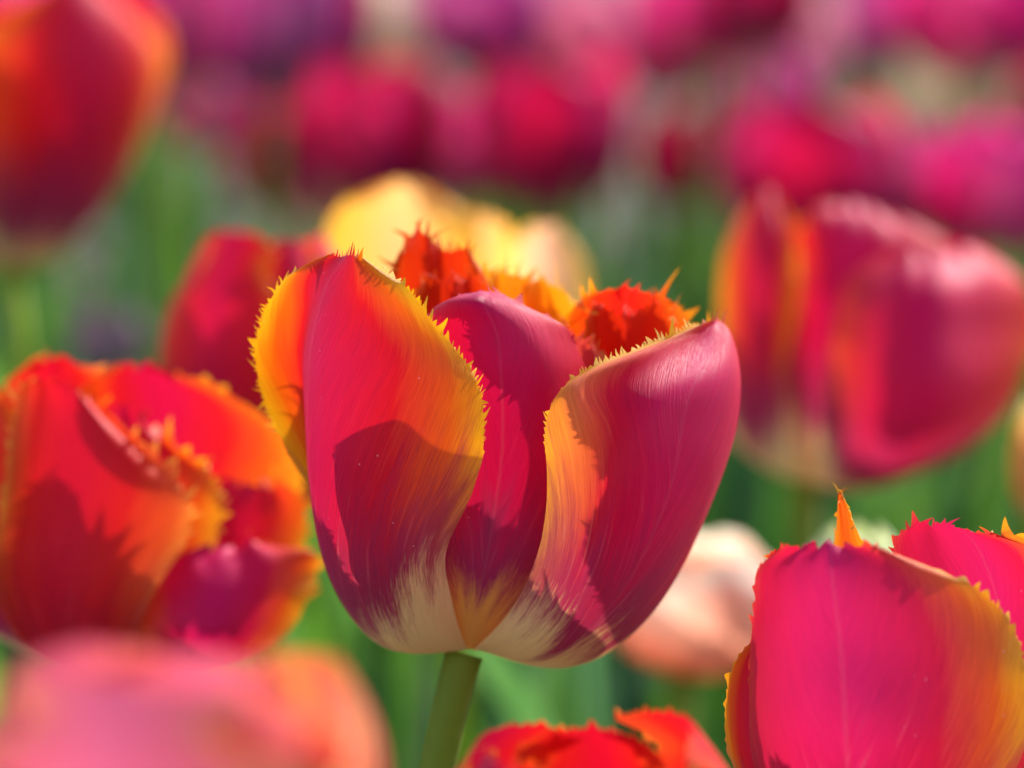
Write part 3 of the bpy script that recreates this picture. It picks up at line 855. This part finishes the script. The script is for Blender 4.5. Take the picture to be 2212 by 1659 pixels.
# ------------------------------------------------------------------ other near tulips
FG = dict(start=0.6, length=18, width=22, wild=0.5, lean=0.4)
generic_tulip(360, 1800, 0.322, 880, 860, ['blush', 'salmon_red', 'blush', 'salmon_red', 'blush', 'pink_red'], 'very blurred pink and orange tulip in front of the open scarlet one', opening=0.72, rot=-1.75,
              fringe=FG, tilt=(0.0, 0.03), leaves=1, leaf_len=(0.15, 0.2), tipness=1.2, jitter=0.05, wid=1.15)
generic_tulip(1250, 1950, 0.435, 800, 760, ['red_orange', 'scarlet', 'red_orange'], 'blurred red tulip top with orange fringe below the sharp tulip', opening=0.5, rot=-1.75, tilt=(0.0, 0), fringe=dict(start=0.6, length=22, width=18, wild=0.5, lean=0.4),
              leaves=1, leaf_len=(0.15, 0.2), tipness=1.3, jitter=0.03, wid=1.15)
generic_tulip(30, 250, 0.86, 650, 620, ['red_orange'], 'blurred red orange tulip with cream base, tallest beside the magenta row', opening=0.75, rot=-1.0, tilt=(0, 0.06), tipness=0.5, fringe=F0, taper=1.0, jitter=0.1)
generic_tulip(560, 790, 0.665, 660, 430, ['red_orange', 'pink_red', 'red_orange'], 'blurred slim red tulip with orange stripes behind the sharp tulip', opening=0.5, rot=-2.0, tipness=1.1, fringe=F0, tilt=(0, 0.05), jitter=0.04, wid=1.1)
grid_tulip('blurred open bright yellow tulip with split rounded petals, behind the sharp tulip', (985, 960, 40), 0.755, (0.0, 0.01), [
    ([[(960, 958, 30), (975, 960, 20), (990, 960, 20)], [(760, 860, -60), (880, 870, -120), (990, 860, -100)], [(700, 720, -80), (870, 720, -160), (1030, 720, -130)], [(690, 580, -110), (870, 570, -190), (1040, 580, -140)],
      [(712, 480, -140), (875, 450, -220), (1025, 490, -170)], [(760, 425, -170), (880, 408, -240), (985, 440, -190)], [(830, 402, -200), (885, 396, -250), (930, 404, -210)]], [-1, 0, 1], 'flame_yellow', F0),
    ([[(985, 958, 40), (992, 958, 50), (1000, 958, 40)], [(930, 850, 120), (1010, 850, 150), (1090, 850, 120)], [(930, 680, 150), (1030, 680, 180), (1130, 680, 150)], [(960, 540, 120), (1050, 530, 140), (1130, 550, 120)],
      [(1010, 475, 100), (1055, 466, 110), (1100, 490, 100)]], [-1, 0, 1], 'flame_yellow', F0),
    ([[(990, 960, 20), (1000, 960, 10), (1010, 958, 20)], [(1020, 870, -90), (1120, 880, -90), (1200, 850, 0)], [(1060, 740, -110), (1180, 740, -110), (1265, 730, 0)], [(1080, 610, -100), (1180, 600, -110), (1268, 610, -10)],
      [(1100, 530, -130), (1175, 515, -150), (1245, 540, -70)], [(1140, 492, -140), (1178, 485, -160), (1215, 500, -110)]], [-1, 0, 1], 'peach', F0),
])
generic_tulip(1495, 1300, 0.78, 290, 390, ['salmon'], 'blurred pale salmon tulip low between the sharp tulip and closed pink tulip', opening=0.55, rot=-1.2, tilt=(0.1, 0.15), fringe=F0, tipness=0.8, jitter=0.08)
generic_tulip(1840, 1240, 0.66, 250, 230, ['pale_green'], 'blurred pale green white bud behind the orange spike', opening=0.25, rot=0.2, leaves=1)
generic_tulip(2240, 985, 0.70, 260, 120, ['flame_yellow', 'pale_green'], 'blurred narrow pale yellow bud beside the arching magenta tulip', opening=0.2, rot=0.2, leaves=1)

# ------------------------------------------------------------------ the row of pink tulips behind
GR = 'pink and purple tulips out of focus behind'
LB = {'mauve': 'small dull mauve tulip', 'magenta': 'blurred hot magenta tulip in the far row', 'crimson': 'blurred dark crimson tulip in the far row', 'purple': 'blurred purple tulip in the far row',
      'pink': 'blurred soft pink tulip in the far row', 'white': 'blurred cream white tulip among the far pink row'}
far = [(330, 20, 1.45, 330, 270, 'magenta'), (590, 40, 1.75, 280, 250, 'purple'), (440, 200, 2.0, 200, 170, 'pink'), (600, 230, 1.9, 220, 180, 'purple'),
       (820, 270, 1.55, 290, 260, 'crimson'), (590, 330, 1.8, 200, 160, 'crimson'), (705, 20, 1.8, 260, 180, 'crimson'), (850, 40, 2.1, 200, 170, 'white'),
       (985, 310, 1.7, 220, 170, 'magenta'), (1190, 275, 1.5, 300, 280, 'crimson'), (1045, 20, 2.0, 230, 240, 'purple'), (1235, 80, 2.1, 230, 200, 'pink'),
       (1440, 90, 2.0, 200, 150, 'magenta'), (1530, 10, 1.9, 230, 210, 'magenta'), (1640, -30, 1.8, 240, 200, 'crimson'), (1720, 100, 2.1, 220, 170, 'pink'),
       (1660, 215, 1.9, 180, 170, 'purple'), (1760, 360, 1.45, 280, 340, 'crimson'), (1900, 380, 1.6, 240, 220, 'magenta'), (2140, 400, 1.5, 270, 260, 'magenta'),
       (2065, 160, 1.75, 230, 210, 'white'), (2110, 0, 1.7, 280, 300, 'magenta'), (1930, 40, 2.2, 220, 180, 'purple'), (1465, 330, 2.0, 190, 150, 'crimson'),
       (235, 740, 1.25, 150, 130, 'mauve'), (120, 30, 1.9, 240, 200, 'magenta'), (700, 390, 2.1, 170, 150, 'pink'), (1340, 40, 2.4, 190, 170, 'pink'), (2240, 180, 1.8, 240, 200, 'crimson')]
OWN = {(820, 270): 'blurred wide crimson tulip in the far row, just above the yellow tulip', (1190, 275): 'blurred dark crimson tulip in the far row, beside the one above the yellow tulip',
       (1760, 360): 'blurred wide crimson tulip directly behind the arching magenta tulip', (2140, 400): 'blurred magenta tulip beyond the arching petal of the magenta tulip',
       (330, 20): 'blurred hot magenta tulip beside the tallest red orange tulip', (2065, 165): 'blurred cream white tulip below a hot magenta one in the far row',
       (850, 40): 'blurred cream white tulip between crimson and purple ones in the far row', (235, 740): 'small blurred dull mauve tulip low among leaves above the open scarlet tulip',
       (985, 310): 'blurred magenta tulip between two crimson ones in the far row', (1900, 380): 'blurred magenta tulip against the wide crimson one behind the arching tulip',
       (1465, 330): 'small faint crimson tulip alone above green leaves in the far row', (2110, 0): 'large blurred hot magenta tulip over the cream white one in the far row',
       (440, 200): 'blurred soft pink tulip below the hot magenta one in the far row'}
for (x, y, d, hp, wp, kind) in far:
    generic_tulip(x, y, d * 0.93, hp * 1.2, wp * 1.2, [kind], OWN.get((x, y), LB[kind]), GR, opening=random.uniform(0.45, 0.75), leaves=3, nu=14, nv=16, leaf_len=(0.24, 0.34))
# rows farther back, seen in the gaps
LB2 = {k: v.replace('far row', 'farthest rows').replace('far pink row', 'farthest pink rows') for k, v in LB.items()}
for q in range(64):
    y = random.uniform(2.3, 5.2)
    x = random.uniform(-1, 1) * (0.19 * y + 0.1)
    z = random.uniform(0.26, 0.42) - 0.02 * (y - 2.3)
    kind = random.choice(('magenta', 'magenta', 'crimson', 'purple', 'pink', 'purple', 'white'))
    foot = np.array((x, y, 0.0))
    t = thing('tulip', LB2[kind], 'tulip', foot, 'farthest rows of tulips')
    stem_to((0.0, 0, z), (0, 0, 0), (random.uniform(-0.02, 0.02), 0, 0), 0.0035, t, None, 6)
    tulip_head(t, (0, 0, z), 0.062, 0.028, [kind], random.uniform(0.4, 0.8), random.uniform(0, 2), (0, 0), 0.25, None, 9, 11)
    for r in range(3):
        leaf(t, np.zeros(3), random.uniform(0, 6.28), random.uniform(0.2, 0.32), random.uniform(0.035, 0.06), M[random.choice(('leaf', 'leaf_blue'))], random.uniform(0.2, 0.5))
# leafy tulip plants not yet in flower, between the rows
for q in range(60):
    y = random.uniform(0.8, 1.9)
    x = random.uniform(-1, 1) * (0.155 * y + 0.02)
    t = thing('tulip_plant', 'leafy green tulip plant without a flower between the tulip stems', 'plant', (x, y, 0), 'leafy plants between the tulips')
    a0 = random.uniform(0, 6.28)
    for r in range(4):
        leaf(t, np.zeros(3), a0 + r * 1.6, random.uniform(0.24, 0.36), random.uniform(0.03, 0.055), M[random.choice(('leaf_light', 'leaf_blue', 'leaf') if x < 0.0 else ('leaf', 'leaf_blue', 'leaf', 'leaf_light'))], random.uniform(0.08, 0.4))

# single broad leaves of plants standing just behind the sharp tulip
for (x, yt, d, w, kind, lab) in [(1065, 1465, 0.72, 0.026, 'leaf_light', 'light green leafy plant behind the stem of the sharp tulip'), (1515, 1440, 0.64, 0.014, 'leaf_blue', 'narrow blue green leafy plant beside the closed pink tulip'),
                            (760, 1370, 0.70, 0.018, 'leaf_light', 'light green leafy plant between the sharp tulip and the open scarlet tulip'), (850, 1480, 0.80, 0.030, 'leaf_blue', 'broad blue green leafy plant under the sharp tulip'),
                            (1300, 1430, 0.85, 0.035, 'leaf', 'dark green leafy plant below the pale salmon tulip'), (420, 330, 1.35, 0.05, 'leaf_light', 'tall light green leafy plant below the soft pink tulip'),
                            (330, 420, 1.1, 0.04, 'leaf_light', 'tall light green leafy plant beside the tallest red orange tulip'), (1440, 400, 1.3, 0.05, 'leaf_blue', 'tall grey green leafy plant beside the arching magenta tulip'),
                            (1330, 430, 1.2, 0.03, 'leaf', 'tall dark green leafy plant between the yellow tulip and the arching magenta tulip')]:
    p = W(x, yt, d)
    t = thing('tulip_plant', lab, 'plant', (p[0], p[1] - 0.012, 0), 'leafy plants between the tulips')
    leaf(t, np.zeros(3), 1.57 + random.uniform(-0.3, 0.3), p[2] / 0.985, w, M[kind], 0.06)
    leaf(t, np.zeros(3), random.choice((0.2, 2.9)), p[2] * 0.86, w, M[kind], 0.25)
    leaf(t, np.zeros(3), -1.2, p[2] * 0.7, w, M[kind], 0.2)
